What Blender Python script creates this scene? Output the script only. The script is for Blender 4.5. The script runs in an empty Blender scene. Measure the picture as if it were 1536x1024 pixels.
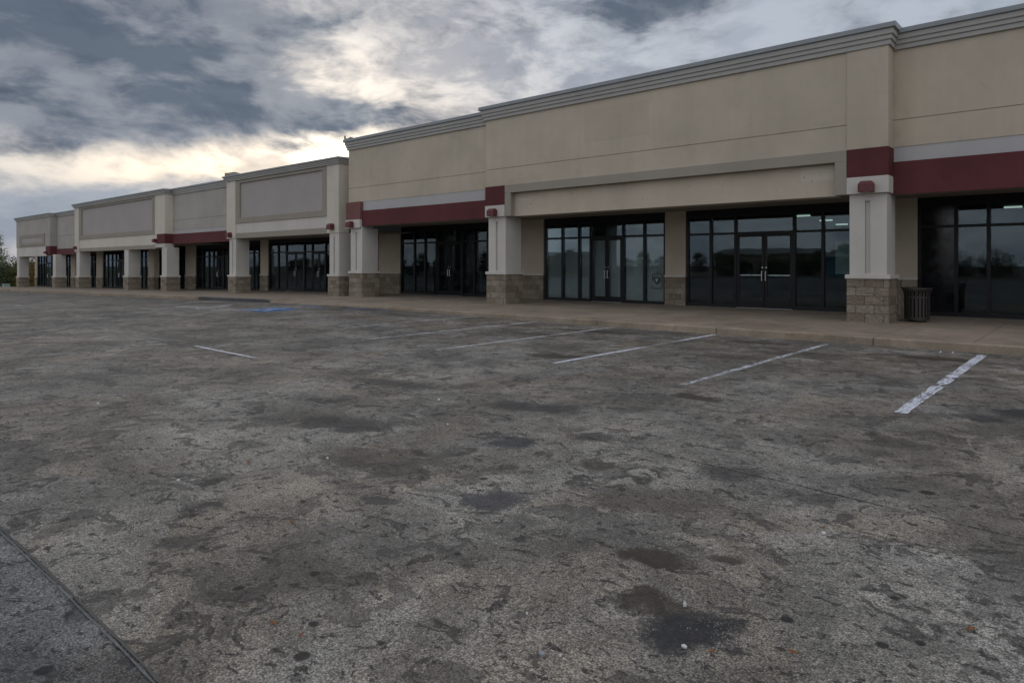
import bpy, math, random
from mathutils import Vector
random.seed(7)
S = bpy.context.scene
COL = S.collection
R = math.radians

# ------------------------------------------------------------------ helpers
def tag(o, label=None, cat=None, group=None, kind=None):
    if label: o['label'] = label
    if cat: o['category'] = cat
    if group: o['group'] = group
    if kind: o['kind'] = kind
    return o

def empty(name, loc=(0, 0, 0), label=None, cat=None, group=None, parent=None):
    o = bpy.data.objects.new(name, None)
    o.empty_display_size = .3
    COL.objects.link(o)
    o.location = loc
    if parent: o.parent = parent
    return tag(o, label, cat, group)

class MB:
    """collects faces, builds ONE mesh object"""
    def __init__(s): s.v = []; s.f = []
    def box(s, x0, x1, y0, y1, z0, z1):
        if x0 > x1: x0, x1 = x1, x0
        if y0 > y1: y0, y1 = y1, y0
        if z0 > z1: z0, z1 = z1, z0
        n = len(s.v)
        s.v += [(x0,y0,z0),(x1,y0,z0),(x1,y1,z0),(x0,y1,z0),(x0,y0,z1),(x1,y0,z1),(x1,y1,z1),(x0,y1,z1)]
        s.f += [(n,n+3,n+2,n+1),(n+4,n+5,n+6,n+7),(n,n+1,n+5,n+4),(n+1,n+2,n+6,n+5),(n+2,n+3,n+7,n+6),(n+3,n,n+4,n+7)]
        return s
    def prism(s, pts, axis, a, b):
        """closed polygon pts (2d) extruded along axis x|y|z from a to b"""
        n = len(s.v); k = len(pts)
        for t in (a, b):
            for p, q in pts:
                s.v.append({'x': (t, p, q), 'y': (p, t, q), 'z': (p, q, t)}[axis])
        s.f.append(tuple(range(n, n+k))[::-1]); s.f.append(tuple(range(n+k, n+2*k)))
        for i in range(k):
            j = (i+1) % k
            s.f.append((n+i, n+j, n+k+j, n+k+i))
        return s
    def tube(s, p, q, r0, r1=None, n=8, caps=True):
        r1 = r0 if r1 is None else r1
        p = Vector(p); q = Vector(q); d = (q-p).normalized()
        u = d.cross(Vector((0,0,1)))
        if u.length < 1e-3: u = Vector((1,0,0))
        u.normalize(); w = d.cross(u)
        b = len(s.v)
        for c, r in ((p, r0), (q, r1)):
            for i in range(n):
                a = 2*math.pi*i/n
                s.v.append(tuple(c + (u*math.cos(a)+w*math.sin(a))*r))
        for i in range(n):
            j = (i+1) % n
            s.f.append((b+i, b+j, b+n+j, b+n+i))
        if caps:
            s.f.append(tuple(range(b, b+n))[::-1]); s.f.append(tuple(range(b+n, b+2*n)))
        return s
    def poly(s, pts):
        n = len(s.v); s.v += pts; s.f.append(tuple(range(n, n+len(pts)))); return s
    def build(s, name, mat, parent=None, bevel=0, smooth=False, label=None):
        me = bpy.data.meshes.new(name)
        me.from_pydata(s.v, [], s.f); me.update()
        import bmesh
        bm = bmesh.new(); bm.from_mesh(me); bmesh.ops.recalc_face_normals(bm, faces=bm.faces); bm.to_mesh(me); bm.free()
        o = bpy.data.objects.new(name, me); COL.objects.link(o)
        if mat: me.materials.append(mat)
        if parent: o.parent = parent
        if smooth:
            for p in me.polygons: p.use_smooth = True
        if bevel:
            m = o.modifiers.new('bevel', 'BEVEL'); m.width = bevel; m.segments = 2; m.limit_method = 'ANGLE'
        if label: o['label'] = label
        return o

# ------------------------------------------------------------------ node helpers
class NT:
    dim = '3D'
    def __init__(s, nt): s.nt = nt; s.L = nt.links
    def n(s, t, **kw):
        o = s.nt.nodes.new(t)
        for k, v in kw.items(): setattr(o, k, v)
        return o
    def put(s, sock, val):
        if val is None: return
        if isinstance(val, bpy.types.NodeSocket): s.L.new(val, sock)
        elif isinstance(val, bpy.types.Node): s.L.new(val.outputs[0], sock)
        else:
            if sock.type == 'RGBA' and not isinstance(val, (int, float)) and len(val) == 3: val = (*val, 1)
            if sock.type == 'RGBA' and isinstance(val, (int, float)): val = (val, val, val, 1)
            sock.default_value = val
    def m(s, op, a, b=None, c=None, clamp=False):
        o = s.n('ShaderNodeMath', operation=op, use_clamp=clamp)
        s.put(o.inputs[0], a); s.put(o.inputs[1], b); s.put(o.inputs[2], c)
        return o.outputs[0]
    def vm(s, op, a, b=None, c=None):
        o = s.n('ShaderNodeVectorMath', operation=op)
        s.put(o.inputs[0], a); s.put(o.inputs[1], b)
        if op in ('DOT_PRODUCT', 'LENGTH', 'DISTANCE'): return o.outputs[1]
        return o.outputs[0]
    def mix(s, fac, a, b, blend='MIX'):
        o = s.n('ShaderNodeMix', data_type='RGBA', blend_type=blend)
        s.put(o.inputs[0], fac); s.put(o.inputs[6], a); s.put(o.inputs[7], b)
        return o.outputs[2]
    def noise(s, vec, scale, detail=4, rough=.55, dist=0):
        o = s.n('ShaderNodeTexNoise', noise_dimensions=s.dim)
        s.put(o.inputs['Vector'], vec); s.put(o.inputs['Scale'], scale); s.put(o.inputs['Detail'], detail)
        s.put(o.inputs['Roughness'], rough); s.put(o.inputs['Distortion'], dist)
        return o.outputs[0]
    def vor(s, vec, scale, feature='F1', rnd=1.0):
        o = s.n('ShaderNodeTexVoronoi', feature=feature, voronoi_dimensions=s.dim)
        s.put(o.inputs['Vector'], vec); s.put(o.inputs['Scale'], scale); s.put(o.inputs['Randomness'], rnd)
        return o
    def step(s, v, lo, hi, smooth=True):
        o = s.n('ShaderNodeMapRange', interpolation_type='SMOOTHSTEP' if smooth else 'LINEAR')
        s.put(o.inputs[0], v); s.put(o.inputs[1], lo); s.put(o.inputs[2], hi); o.inputs[3].default_value = 0; o.inputs[4].default_value = 1
        return o.outputs[0]
    def remap(s, v, lo, hi, a, b):
        o = s.n('ShaderNodeMapRange'); s.put(o.inputs[0], v)
        for i, q in enumerate((lo, hi, a, b)): o.inputs[i+1].default_value = q
        return o.outputs[0]
    def sep(s, v):
        o = s.n('ShaderNodeSeparateXYZ'); s.put(o.inputs[0], v); return o.outputs
    def comb(s, x, y, z):
        o = s.n('ShaderNodeCombineXYZ')
        for i, q in enumerate((x, y, z)): s.put(o.inputs[i], q)
        return o.outputs[0]
    def bump(s, h, strength=.5, dist=.01, normal=None):
        o = s.n('ShaderNodeBump'); o.inputs['Strength'].default_value = strength; o.inputs['Distance'].default_value = dist
        s.put(o.inputs['Height'], h)
        if normal is not None: s.put(o.inputs['Normal'], normal)
        return o.outputs[0]

def mat(name):
    m = bpy.data.materials.new(name); m.use_nodes = True
    nt = m.node_tree; nt.nodes.clear()
    t = NT(nt)
    out = t.n('ShaderNodeOutputMaterial'); p = t.n('ShaderNodeBsdfPrincipled')
    t.L.new(p.outputs[0], out.inputs[0])
    return m, t, p, out

def pos(t):
    return t.n('ShaderNodeNewGeometry').outputs['Position']

def stucco(name, col, var=.12, bumpy=.25, rough=.9, streak=.28):
    m, t, p, out = mat(name)
    P = pos(t)
    big = t.noise(P, .55, 5, .6)
    med = t.noise(P, 3.1, 5, .6)
    stv = t.vm('MULTIPLY', P, (7., 7., .35))
    st = t.noise(stv, .55, 4, .6)
    k = t.m('ADD', t.remap(big, .3, .7, 1-var, 1+var*.6), t.m('MULTIPLY', t.m('SUBTRACT', med, .5), var*.8))
    k = t.m('MULTIPLY', k, t.remap(st, .35, .75, 1.0+var*streak*.5, 1.0-var*streak))
    # soft irregular smudges and repaint patches
    pt = t.step(t.noise(P, 1.3, 3, .5, .6), .62, .66)
    k = t.m('MULTIPLY', k, t.remap(pt, 0, 1, 1.0, 1.0-var*.35))
    c = t.mix(1, col, t.comb(k, t.m('MULTIPLY', k, .995), t.m('MULTIPLY', k, .985)), 'MULTIPLY')
    # few dark scuffs
    sc = t.step(t.noise(P, 5.5, 6, .75), .70, .76)
    c = t.mix(t.m('MULTIPLY', sc, .35), c, tuple(x*.45 for x in col))
    t.put(p.inputs['Base Color'], c)
    t.put(p.inputs['Roughness'], rough); t.put(p.inputs['Specular IOR Level'], .25)
    h = t.m('ADD', t.noise(P, 120, 3, .6), t.m('MULTIPLY', t.noise(P, 9, 3), .6))
    t.put(p.inputs['Normal'], t.bump(h, bumpy, .004))
    return m

def simple(name, col, rough=.5, metal=0, var=.15, scale=6, spec=.5):
    m, t, p, out = mat(name)
    n = t.noise(pos(t), scale, 5, .6)
    k = t.remap(n, .3, .7, 1-var, 1+var)
    t.put(p.inputs['Base Color'], t.mix(1, col, t.comb(k, k, k), 'MULTIPLY'))
    t.put(p.inputs['Roughness'], t.remap(n, .3, .7, max(.05, rough-.08), min(1, rough+.08)))
    t.put(p.inputs['Metallic'], metal); t.put(p.inputs['Specular IOR Level'], spec)
    return m

M = {}
M['beige'] = stucco('beige_stucco', (.475, .415, .338), .13)
M['patch'] = stucco('repaint_patch', (.52, .47, .40), .10)
M['patch_dark'] = stucco('darker_repaint_patch', (.450, .392, .322), .10)
M['pale'] = stucco('pale_stucco', (.58, .54, .475), .10)
M['grey_wall'] = stucco('grey_stucco', (.38, .36, .33), .10)
M['panel'] = stucco('mauve_grey_panel', (.37, .345, .335), .06, .12)
M['trim'] = stucco('olive_grey_trim', (.30, .275, .235), .08)
M['white'] = stucco('off_white_stucco', (.54, .515, .485), .10)
M['grey'] = stucco('grey_band_paint', (.42, .41, .42), .07, .12)
M['red'] = stucco('dark_red_paint', (.105, .029, .032), .22, .12, .75)
M['red_faded'] = stucco('faded_red_paint', (.18, .085, .078), .2, .12, .8)
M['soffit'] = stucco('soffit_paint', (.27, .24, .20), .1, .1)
M['cornice'] = stucco('cornice_paint', (.37, .362, .35), .08, .1, .5)
M['flash'] = simple('metal_coping', (.25, .27, .29), .6, .0, .12, 2)
M['lampred'] = simple('red_lamp_enamel', (.10, .018, .022), .45, 0, .15, 20)
M['frame'] = simple('black_anodised_frame', (.007, .008, .010), .42, 0, .2, 15, .3)
M['steel'] = simple('brushed_steel', (.62, .62, .62), .3, 1, .08, 30)
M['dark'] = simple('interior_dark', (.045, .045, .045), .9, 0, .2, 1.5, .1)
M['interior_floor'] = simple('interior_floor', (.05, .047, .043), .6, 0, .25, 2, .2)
M['black_panel'] = simple('black_glass_panel', (.008, .009, .011), .15, 0, .1, 5)
M['paper'] = stucco('window_paper', (.42, .41, .39), .14, .05)
M['roof'] = simple('roof_membrane', (.25, .25, .25), .9)
M['paper_white'] = simple('white_paper', (.55, .55, .55), .8, 0, .15, 60, .2)
M['leaf_litter'] = simple('dead_leaf', (.20, .075, .025), .8, 0, .35, 90, .2)
M['can'] = simple('dark_brown_powder_coat', (.030, .025, .023), .5, .0, .25, 20)
M['kerbdark'] = None

def block_mat():
    m, t, p, out = mat('split_face_block')
    P = pos(t)
    isl = t.n('ShaderNodeNewGeometry').outputs['Random Per Island']
    n = t.noise(P, 22, 6, .7); b = t.noise(P, 2.2, 4)
    k = t.m('MULTIPLY', t.remap(isl, 0, 1, .62, 1.18), t.remap(n, .3, .7, .72, 1.22))
    k = t.m('MULTIPLY', k, t.remap(b, .3, .7, .85, 1.1))
    c = t.mix(isl, (.36, .295, .225), (.30, .26, .21))
    c = t.mix(1, c, t.comb(k, k, k), 'MULTIPLY')
    t.put(p.inputs['Base Color'], c); t.put(p.inputs['Roughness'], .95); t.put(p.inputs['Specular IOR Level'], .15)
    rv = t.vm('ADD', P, t.comb(0, 0, t.m('MULTIPLY', isl, 13)))
    h = t.m('ADD', t.noise(rv, 9, 6, .65, 1.2), t.m('MULTIPLY', n, .35))
    t.put(p.inputs['Normal'], t.bump(h, 1.0, .09))
    return m
M['block'] = block_mat()
M['mortar'] = simple('mortar', (.20, .18, .15), .95, 0, .15, 12, .1)

def glass_mat():
    m = bpy.data.materials.new('storefront_glass'); m.use_nodes = True
    nt = m.node_tree; nt.nodes.clear(); t = NT(nt)
    out = t.n('ShaderNodeOutputMaterial')
    tr = t.n('ShaderNodeBsdfTransparent'); tr.inputs[0].default_value = (.86, .90, .91, 1)
    gl = t.n('ShaderNodeBsdfGlossy'); gl.inputs[0].default_value = (.74, .90, 1, 1); gl.inputs['Roughness'].default_value = 0.0
    P = pos(t)
    bm = t.bump(t.noise(P, .9, 2, .4), .02, .05)
    t.put(gl.inputs['Normal'], bm)
    fr = t.n('ShaderNodeFresnel'); fr.inputs[0].default_value = 1.55
    # dirt film
    df = t.n('ShaderNodeBsdfDiffuse'); df.inputs[0].default_value = (.3, .3, .28, 1)
    mx = t.n('ShaderNodeMixShader'); t.L.new(fr.outputs[0], mx.inputs[0]); t.L.new(tr.outputs[0], mx.inputs[1]); t.L.new(gl.outputs[0], mx.inputs[2])
    m2 = t.n('ShaderNodeMixShader'); t.put(m2.inputs[0], t.remap(t.noise(P, 3, 5, .7), .4, .8, .0, .05)); t.L.new(mx.outputs[0], m2.inputs[1]); t.L.new(df.outputs[0], m2.inputs[2])
    t.L.new(m2.outputs[0], out.inputs[0])
    return m
M['glass'] = glass_mat()

def emit(name, col, s):
    m, t, p, out = mat(name)
    t.put(p.inputs['Base Color'], (.5, .5, .5)); t.put(p.inputs['Emission Color'], col); t.put(p.inputs['Emission Strength'], s)
    return m
M['tube'] = emit('fluorescent_tube', (.75, 1, .85), .35)

# ------------------------------------------------------------------ ground shapes
def sm(a, b, x):
    t = min(1, max(0, (x-a)/(b-a))); return t*t*(3-2*t)
def fall(X):            # the site falls gently to the far end of the strip
    return -.0127*min(60, max(0, -X-25))
def lot_z(X, Y):
    return fall(X) + .075*math.exp(-((X+19)/6.5)**2)*sm(7, 13.8, Y)
def walk_z(X):
    return .15 + fall(X)

# ------------------------------------------------------------------ lot material
def lot_material():
    m, t, p, out = mat('worn_pavement')
    t.dim = '2D'
    P = pos(t); x, y, z = t.sep(P)
    P2 = t.comb(x, y, 0)
    big = t.noise(P2, .22, 4, .6, .5)
    mid = t.noise(P2, .85, 7, .68, .4)
    med = t.noise(P2, 3.6, 6, .70)
    fine = t.noise(P2, 40, 4, .72)
    agg = t.vor(P2, 115)
    ag2 = t.vor(P2, 230)
    v = t.m('MULTIPLY', t.remap(big, .35, .65, .86, 1.12), t.remap(mid, .35, .65, .66, 1.28))
    v = t.m('MULTIPLY', v, t.remap(med, .35, .65, .80, 1.18))
    v = t.m('MULTIPLY', v, t.remap(fine, .30, .70, .68, 1.30))
    sepc = t.n('ShaderNodeSeparateColor'); t.put(sepc.inputs[0], agg.outputs['Color'])
    sepd = t.n('ShaderNodeSeparateColor'); t.put(sepd.inputs[0], ag2.outputs['Color'])
    a1 = t.m('ADD', t.m('MULTIPLY', t.m('POWER', sepc.outputs[0], 1.2), .75), .62)
    a2 = t.m('ADD', t.m('MULTIPLY', sepd.outputs[0], .6), .70)
    v = t.m('MULTIPLY', v, t.m('MULTIPLY', a1, a2))
    v = t.m('MULTIPLY', v, t.remap(agg.outputs['Distance'], .25, .7, 1.10, .50))
    base = t.mix(t.step(t.noise(P2, .45, 5, .6, .8), .44, .60), (.240, .226, .208), (.238, .212, .182))
    c = t.mix(1, base, t.comb(v, v, v), 'MULTIPLY')
    # pale worn-through zones
    c = t.mix(t.m('MULTIPLY', t.step(t.noise(P2, .7, 8, .72), .52, .66), .30), c, t.mix(1, (.31, .30, .29), t.comb(v, v, v), 'MULTIPLY'))
    wv = t.vm('MULTIPLY', t.vm('SUBTRACT', t.nt_color(P2, 2.4, 5), (.5, .5, .5)), (.9, .9, 0))
    warp = t.vm('ADD', P2, wv)
    # dirt blotches
    d1 = t.step(t.noise(warp, .55, 6, .66), .52, .62)
    c = t.mix(t.m('MULTIPLY', d1, .46), c, (.060, .056, .054))
    d2 = t.step(t.noise(warp, 1.7, 5, .62), .585, .61)
    c = t.mix(t.m('MULTIPLY', d2, .55), c, (.046, .042, .040))
    st = t.vm('MULTIPLY', warp, (1., 1.9, 1.))
    d3 = t.step(t.noise(st, 3.0, 5, .64), .598, .614)
    c = t.mix(t.m('MULTIPLY', d3, .70), c, (.036, .033, .032))
    # pits and chips
    pv = t.vm('ADD', P2, t.vm('MULTIPLY', wv, (.25, .25, 0)))
    d4 = t.step(t.noise(t.vm('MULTIPLY', pv, (1.5, 2.4, 1)), 8, 4, .68), .615, .645)
    c = t.mix(t.m('MULTIPLY', d4, .80), c, (.022, .021, .021))
    l4 = t.step(t.noise(t.vm('ADD', pv, (.02, .025, 0)), 13, 4, .7), .60, .66)
    c = t.mix(t.m('MULTIPLY', l4, .20), c, (.32, .31, .30))
    # round gum spots, scattered
    sp = t.vor(t.vm('ADD', P2, t.vm('MULTIPLY', wv, (.06, .06, 0))), .9)
    ssp = t.n('ShaderNodeSeparateColor'); t.put(ssp.inputs[0], sp.outputs['Color'])
    rad = t.m('MULTIPLY', t.m('SUBTRACT', ssp.outputs[0], .55, clamp=True), .12)
    dot = t.step(t.m('SUBTRACT', rad, sp.outputs['Distance']), -.010, .010)
    dot = t.m('MULTIPLY', dot, t.m('GREATER_THAN', ssp.outputs[0], .6))
    c = t.mix(t.m('MULTIPLY', dot, .75), c, (.022, .022, .024))
    # rust-brown stains and dark grime where cars stand by the kerb
    rust = t.m('MULTIPLY', t.step(t.noise(warp, .9, 5, .65), .48, .60), t.step(y, 8.2, 12.5))
    c = t.mix(t.m('MULTIPLY', rust, .32), c, (.095, .068, .045))
    kd = t.m('MULTIPLY', t.step(t.noise(st, .8, 6, .66), .50, .58), t.step(y, 10.5, 13.0))
    c = t.mix(t.m('MULTIPLY', kd, .42), c, (.036, .032, .028))
    # the stains the place has: x, y, rx, ry, rot, colour, strength
    Pw = t.vm('ADD', P2, t.vm('MULTIPLY', wv, (.32, .32, 0)))
    Ps = t.vm('ADD', P2, t.vm('MULTIPLY', wv, (.05, .05, 0)))
    blk = (.026, .026, .030); blu = (.030, .032, .044); brn = (.040, .031, .024)
    edge = t.remap(fine, .3, .7, .85, 1.15)
    edgn = t.m('ADD', t.m('MULTIPLY', t.m('SUBTRACT', med, .5), 1.6), t.m('MULTIPLY', t.m('SUBTRACT', fine, .5), .7))
    acc = {'k': None, 'b': None, 'n': None}
    for sx, sy, rx, ry, ro, col, k in STAINS:
        mp = t.n('ShaderNodeMapping', vector_type='TEXTURE')
        t.put(mp.inputs[0], Pw); mp.inputs[1].default_value = (sx, sy, 0); mp.inputs[2].default_value = (0, 0, R(ro)); mp.inputs[3].default_value = (rx, ry, 1)
        f = t.remap(t.m('ADD', t.vm('LENGTH', mp.outputs[0]), edgn), .62, 1.05, k, 0)
        acc[col] = f if acc[col] is None else t.m('MAXIMUM', acc[col], f)
    for key, colr in (('n', brn), ('k', blk), ('b', blu)):
        c = t.mix(t.m('MULTIPLY', t.m('POWER', acc[key], .75), edge, clamp=True), c, colr)
    fs = None
    for sx, sy, r in SPOTS:
        f = t.remap(t.vm('DISTANCE', Ps, (sx, sy, 0)), r*.75, r*1.12, .9, 0)
        fs = f if fs is None else t.m('MAXIMUM', fs, f)
    c = t.mix(fs, c, (.016, .016, .018))
    # pale chips in the big stain by the viewer
    g = t.m('MULTIPLY', t.m('GREATER_THAN', t.m('MULTIPLY', sepd.outputs[1], t.remap(med, .35, .65, .7, 1.15)), .97), t.m('SUBTRACT', 1, t.step(t.vm('DISTANCE', Pw, (-1.22, 2.50, 0)), .1, .35)))
    c = t.mix(t.m('MULTIPLY', g, .8), c, (.40, .40, .40))
    # the smoother bluish slab of the drive lane
    lane = t.m('SUBTRACT', 1, t.step(y, 1.0, 1.04))
    c = t.mix(lane, c, t.mix(1, c, (.70, .75, .84), 'MULTIPLY'))
    t.put(p.inputs['Base Color'], c)
    t.put(p.inputs['Roughness'], t.remap(med, .3, .7, .72, .92)); t.put(p.inputs['Specular IOR Level'], .30)
    h = t.m('ADD', t.m('MULTIPLY', agg.outputs['Distance'], -.9), t.m('MULTIPLY', fine, 1.8))
    h = t.m('ADD', h, t.m('MULTIPLY', med, 3.5))
    h = t.m('SUBTRACT', h, t.m('MULTIPLY', d4, 1.5))
    t.put(p.inputs['Normal'], t.bump(h, .55, .010))
    return m
def _ntc(self, vec, scale, detail=3):
    o = self.n('ShaderNodeTexNoise', noise_dimensions=self.dim); self.put(o.inputs['Vector'], vec); o.inputs['Scale'].default_value = scale; o.inputs['Detail'].default_value = detail
    return o.outputs[1]
NT.nt_color = _ntc

STAINS = [(-3.80, 4.39, .26, .20, 30, 'b', .75), (-5.45, 3.85, .62, .30, 20, 'k', .62), (-2.95, 3.22, .26, .22, 10, 'b', .7),
          (-1.72, 3.12, .18, .13, 30, 'n', .85), (-1.50, 3.38, .10, .07, 10, 'n', .75), (-1.28, 2.62, .24, .17, 25, 'k', .9), (-1.55, 2.72, .22, .14, 10, 'n', .65),
          (-6.95, 9.0, .55, .32, 10, 'n', .8), (-2.05, 12.75, .75, .28, 5, 'n', .85), (-.93, 8.05, .26, .22, 0, 'k', .7), (-.62, 8.6, .34, .24, 0, 'k', .8),
          (-3.5, 7.25, .32, .2, 10, 'n', .75), (-2.03, 4.78, .28, .16, 20, 'k', .5), (-3.35, 5.0, .3, .16, 20, 'k', .6), (-4.6, 5.6, .6, .25, 25, 'k', .5),
          (-2.9, 4.3, .2, .13, 20, 'n', .5), (-3.8, 1.63, .16, .12, 20, 'k', .5), (-4.2, 3.4, .7, .35, 30, 'n', .35), (-2.2, 3.9, .6, .3, 30, 'n', .35),
          (-3.47, 2.74, .12, .07, 20, 'k', .6), (-4.22, 2.0, .06, .045, 20, 'k', .7), (-6.8, 5.6, .9, .3, 12, 'k', .45), (-8.7, 12.9, 1.1, .28, 5, 'n', .7), (-5.2, 13.1, .7, .25, 0, 'n', .7),
          (-9.3, 11.6, .8, .3, 10, 'n', .5), (-4.6, 10.8, .6, .4, 10, 'n', .5), (-.4, 11.9, .5, .3, 0, 'n', .7), (-3.9, 11.8, .9, .5, 10, 'n', .4)]
SPOTS = [(-2.34, 1.45, .036), (-2.91, 1.88, .030), (-3.05, 1.57, .028), (-2.5, 1.62, .024), (-2.97, .77, .035), (-3.70, 2.55, .02), (-1.02, 2.95, .028), (-.67, 3.0, .03), (-.56, 3.12, .022), (-.72, 3.46, .02), (-2.55, 2.5, .02), (-3.3, 3.5, .03), (-2.2, 5.9, .05), (-.9, 5.2, .05)]

M['lot'] = lot_material()

def concrete(name, col, var=.25):
    m, t, p, out = mat(name)
    P = pos(t)
    a = t.noise(P, .6, 6, .65, .4); b = t.noise(P, 4, 6, .7); c3 = t.noise(P, 60, 3, .7)
    k = t.m('MULTIPLY', t.remap(a, .3, .7, 1-var, 1+var), t.remap(b, .3, .7, .8, 1.15))
    k = t.m('MULTIPLY', k, t.remap(c3, .3, .7, .85, 1.15))
    c = t.mix(1, col, t.comb(k, k, k), 'MULTIPLY')
    c = t.mix(t.m('MULTIPLY', t.step(t.noise(P, 1.7, 6, .7), .58, .70), .5), c, tuple(q*.45 for q in col))
    c = t.mix(t.m('MULTIPLY', t.step(t.noise(P, 1.1, 5, .6), .55, .7), .35), c, (col[0]*1.2, col[1]*.95, col[2]*.7))
    t.put(p.inputs['Base Color'], c); t.put(p.inputs['Roughness'], .9); t.put(p.inputs['Specular IOR Level'], .25)
    t.put(p.inputs['Normal'], t.bump(t.m('ADD', b, t.m('MULTIPLY', c3, .4)), .6, .01))
    return m
M['walk'] = concrete('pavement_concrete', (.25, .205, .163))
M['kerb'] = concrete('kerb_concrete', (.29, .24, .187), .3)
M['kerbdark'] = concrete('dark_painted_kerb', (.085, .085, .095), .3)

def worn(name, col, lo, hi, scale=6):
    """worn paint: flakes away where the noise is low"""
    m, t, p, out = mat(name)
    P = pos(t); x, y, z = t.sep(P)
    n = t.m('ADD', t.m('MULTIPLY', t.noise(t.vm('MULTIPLY', P, (5, .7, 1)), scale, 8, .75), .7), t.m('MULTIPLY', t.noise(P, 1.2, 4, .6), .3))
    f = t.noise(P, 45, 3, .7)
    a = t.step(t.m('ADD', n, t.m('MULTIPLY', f, .18)), lo, hi)
    k = t.remap(t.noise(P, 14, 5, .7), .3, .7, .7, 1.1)
    t.put(p.inputs['Base Color'], t.mix(1, col, t.comb(k, k, k), 'MULTIPLY'))
    t.put(p.inputs['Alpha'], a); t.put(p.inputs['Roughness'], .8); t.put(p.inputs['Specular IOR Level'], .25)
    return m
M['line'] = worn('worn_white_paint', (.58, .60, .65), .48, .68)
M['line_near'] = worn('worn_white_paint_near', (.62, .64, .73), .45, .64)
M['line_faint'] = worn('faded_white_paint', (.50, .51, .54), .50, .70)
M['blue'] = worn('worn_blue_paint', (.07, .18, .42), .46, .64)
M['joint'] = worn('joint_sealant', (.026, .025, .024), .47, .66, 3)
M['seal'] = simple('seam_sealant', (.02, .02, .022), .55, 0, .3, 12)
M['seam_edge'] = simple('seam_edge_concrete', (.10, .105, .115), .85, 0, .5, 25)

# ------------------------------------------------------------------ ground, lot, sidewalk
def grid(name, xs, ys, zf, m):
    v = [(x, y, zf(x, y)) for y in ys for x in xs]; nx = len(xs)
    f = [(j*nx+i, j*nx+i+1, (j+1)*nx+i+1, (j+1)*nx+i) for j in range(len(ys)-1) for i in range(nx-1)]
    me = bpy.data.meshes.new(name); me.from_pydata(v, [], f); me.update()
    for q in me.polygons: q.use_smooth = True
    o = bpy.data.objects.new(name, me); COL.objects.link(o); me.materials.append(m); o['kind'] = 'structure'
    return o
def fr(a, b, s):
    n = max(1, int(round((b-a)/s))); return [a+(b-a)*i/n for i in range(n+1)]

def ground_mat():
    m, t, p, out = mat('grassy_ground')
    P = pos(t)
    n = t.noise(P, .15, 6, .65); b = t.noise(P, 3, 5, .7)
    c = t.mix(n, (.045, .06, .022), (.085, .075, .045))
    k = t.remap(b, .3, .7, .6, 1.3); c = t.mix(1, c, t.comb(k, k, k), 'MULTIPLY')
    t.put(p.inputs['Base Color'], c); t.put(p.inputs['Roughness'], .95)
    t.put(p.inputs['Normal'], t.bump(b, 1, .05))
    return m
KY = 14.12                                        # kerb face
grid('ground', [-1500, -600, -250, -150, -110, -85, -60, -40, -25, -10, 5, 30, 80, 300, 1500],
     [-1500, -500, -200, -100, -60, -42, -20, 0, 14, 20, 30, 60, 120, 400, 1500], lambda x, y: fall(x)-.06, ground_mat())
grid('parking_lot', fr(-92, -30, 2)+fr(-29, 20, .5)+[30, 45], fr(-38, 0, 4)+fr(.5, 14.5, .5), lot_z, M['lot'])
M['road'] = concrete('road_asphalt', (.06, .06, .06))
grid('road', fr(-230, 120, 10), [-58, -50], lambda x, y: fall(x)-.03, M['road'])

# sidewalk in slabs: one sheet with a dropped ramp, joints as shallow gaps
def walk_top(x, y):
    z = walk_z(x)
    k = sm(-25.6, -24.6, x)*(1-sm(-21.6, -20.2, x))          # kerb ramp
    zl = lot_z(x, KY)+.02
    return z + (zl-z)*k*(1-sm(KY+.1, KY+2.0, y))
mb = MB(); kb = MB(); kd = MB()
xs = []
x = 12.2
while x > -79:
    xs.append(x); x -= 1.55
def quad_strip(mbx, xa, xb, ya, yb, sub=3):
    X = [xa+(xb-xa)*i/sub for i in range(sub+1)]
    for i in range(sub):
        a, b = X[i], X[i+1]
        pts = [(a,ya,walk_top(a,ya)),(b,ya,walk_top(b,ya)),(b,yb,walk_top(b,yb)),(a,yb,walk_top(a,yb))]
        low = [(p_[0],p_[1],fall(p_[0])-.3) for p_ in pts]
        n = len(mbx.v); mbx.v += low+pts
        mbx.f += [(n+4,n+5,n+6,n+7),(n,n+1,n+5,n+4),(n+2,n+3,n+7,n+6)]
        if i == 0: mbx.f.append((n+3,n,n+4,n+7))
        if i == sub-1: mbx.f.append((n+1,n+2,n+6,n+5))
for i in range(len(xs)-1):
    a, b = xs[i+1]+.006, xs[i]-.006
    quad_strip(mb, a, b, KY+.165, KY+1.95)
    quad_strip(mb, a, b, KY+1.96, KY+4.6)
    quad_strip(mb, a, b, KY+4.61, 21.35)
    if i % 2 == 0 and i+2 < len(xs):
        a2, b2 = xs[i+2]+.004, xs[i]-.004
        quad_strip(kd if (-32.0 < (a2+b2)/2 < -25.4) else kb, a2, b2, KY, KY+.155, 6)
mb.build('pavement', M['walk'])['kind'] = 'structure'
kb.build('kerb', M['kerb'], bevel=.02)['kind'] = 'structure'
kd.build('painted_kerb', M['kerbdark'], bevel=.02)['kind'] = 'structure'
# dark bed seen down in the slab gaps
mb = MB()
for i in range(40):
    a, b = -79.5+i*2.3, -79.5+(i+1)*2.3
    n = len(mb.v)
    mb.v += [(a,KY+.16,walk_top(a,KY+.16)-.02),(b,KY+.16,walk_top(b,KY+.16)-.02),(b,KY+2,walk_top(b,KY+2)-.02),(a,KY+2,walk_top(a,KY+2)-.02),(b,21.3,walk_top(b,21)-.02),(a,21.3,walk_top(a,21)-.02)]
    mb.f += [(n,n+1,n+2,n+3),(n+3,n+2,n+4,n+5)]
mb.build('pavement_bed', M['seal'])['kind'] = 'structure'

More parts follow.
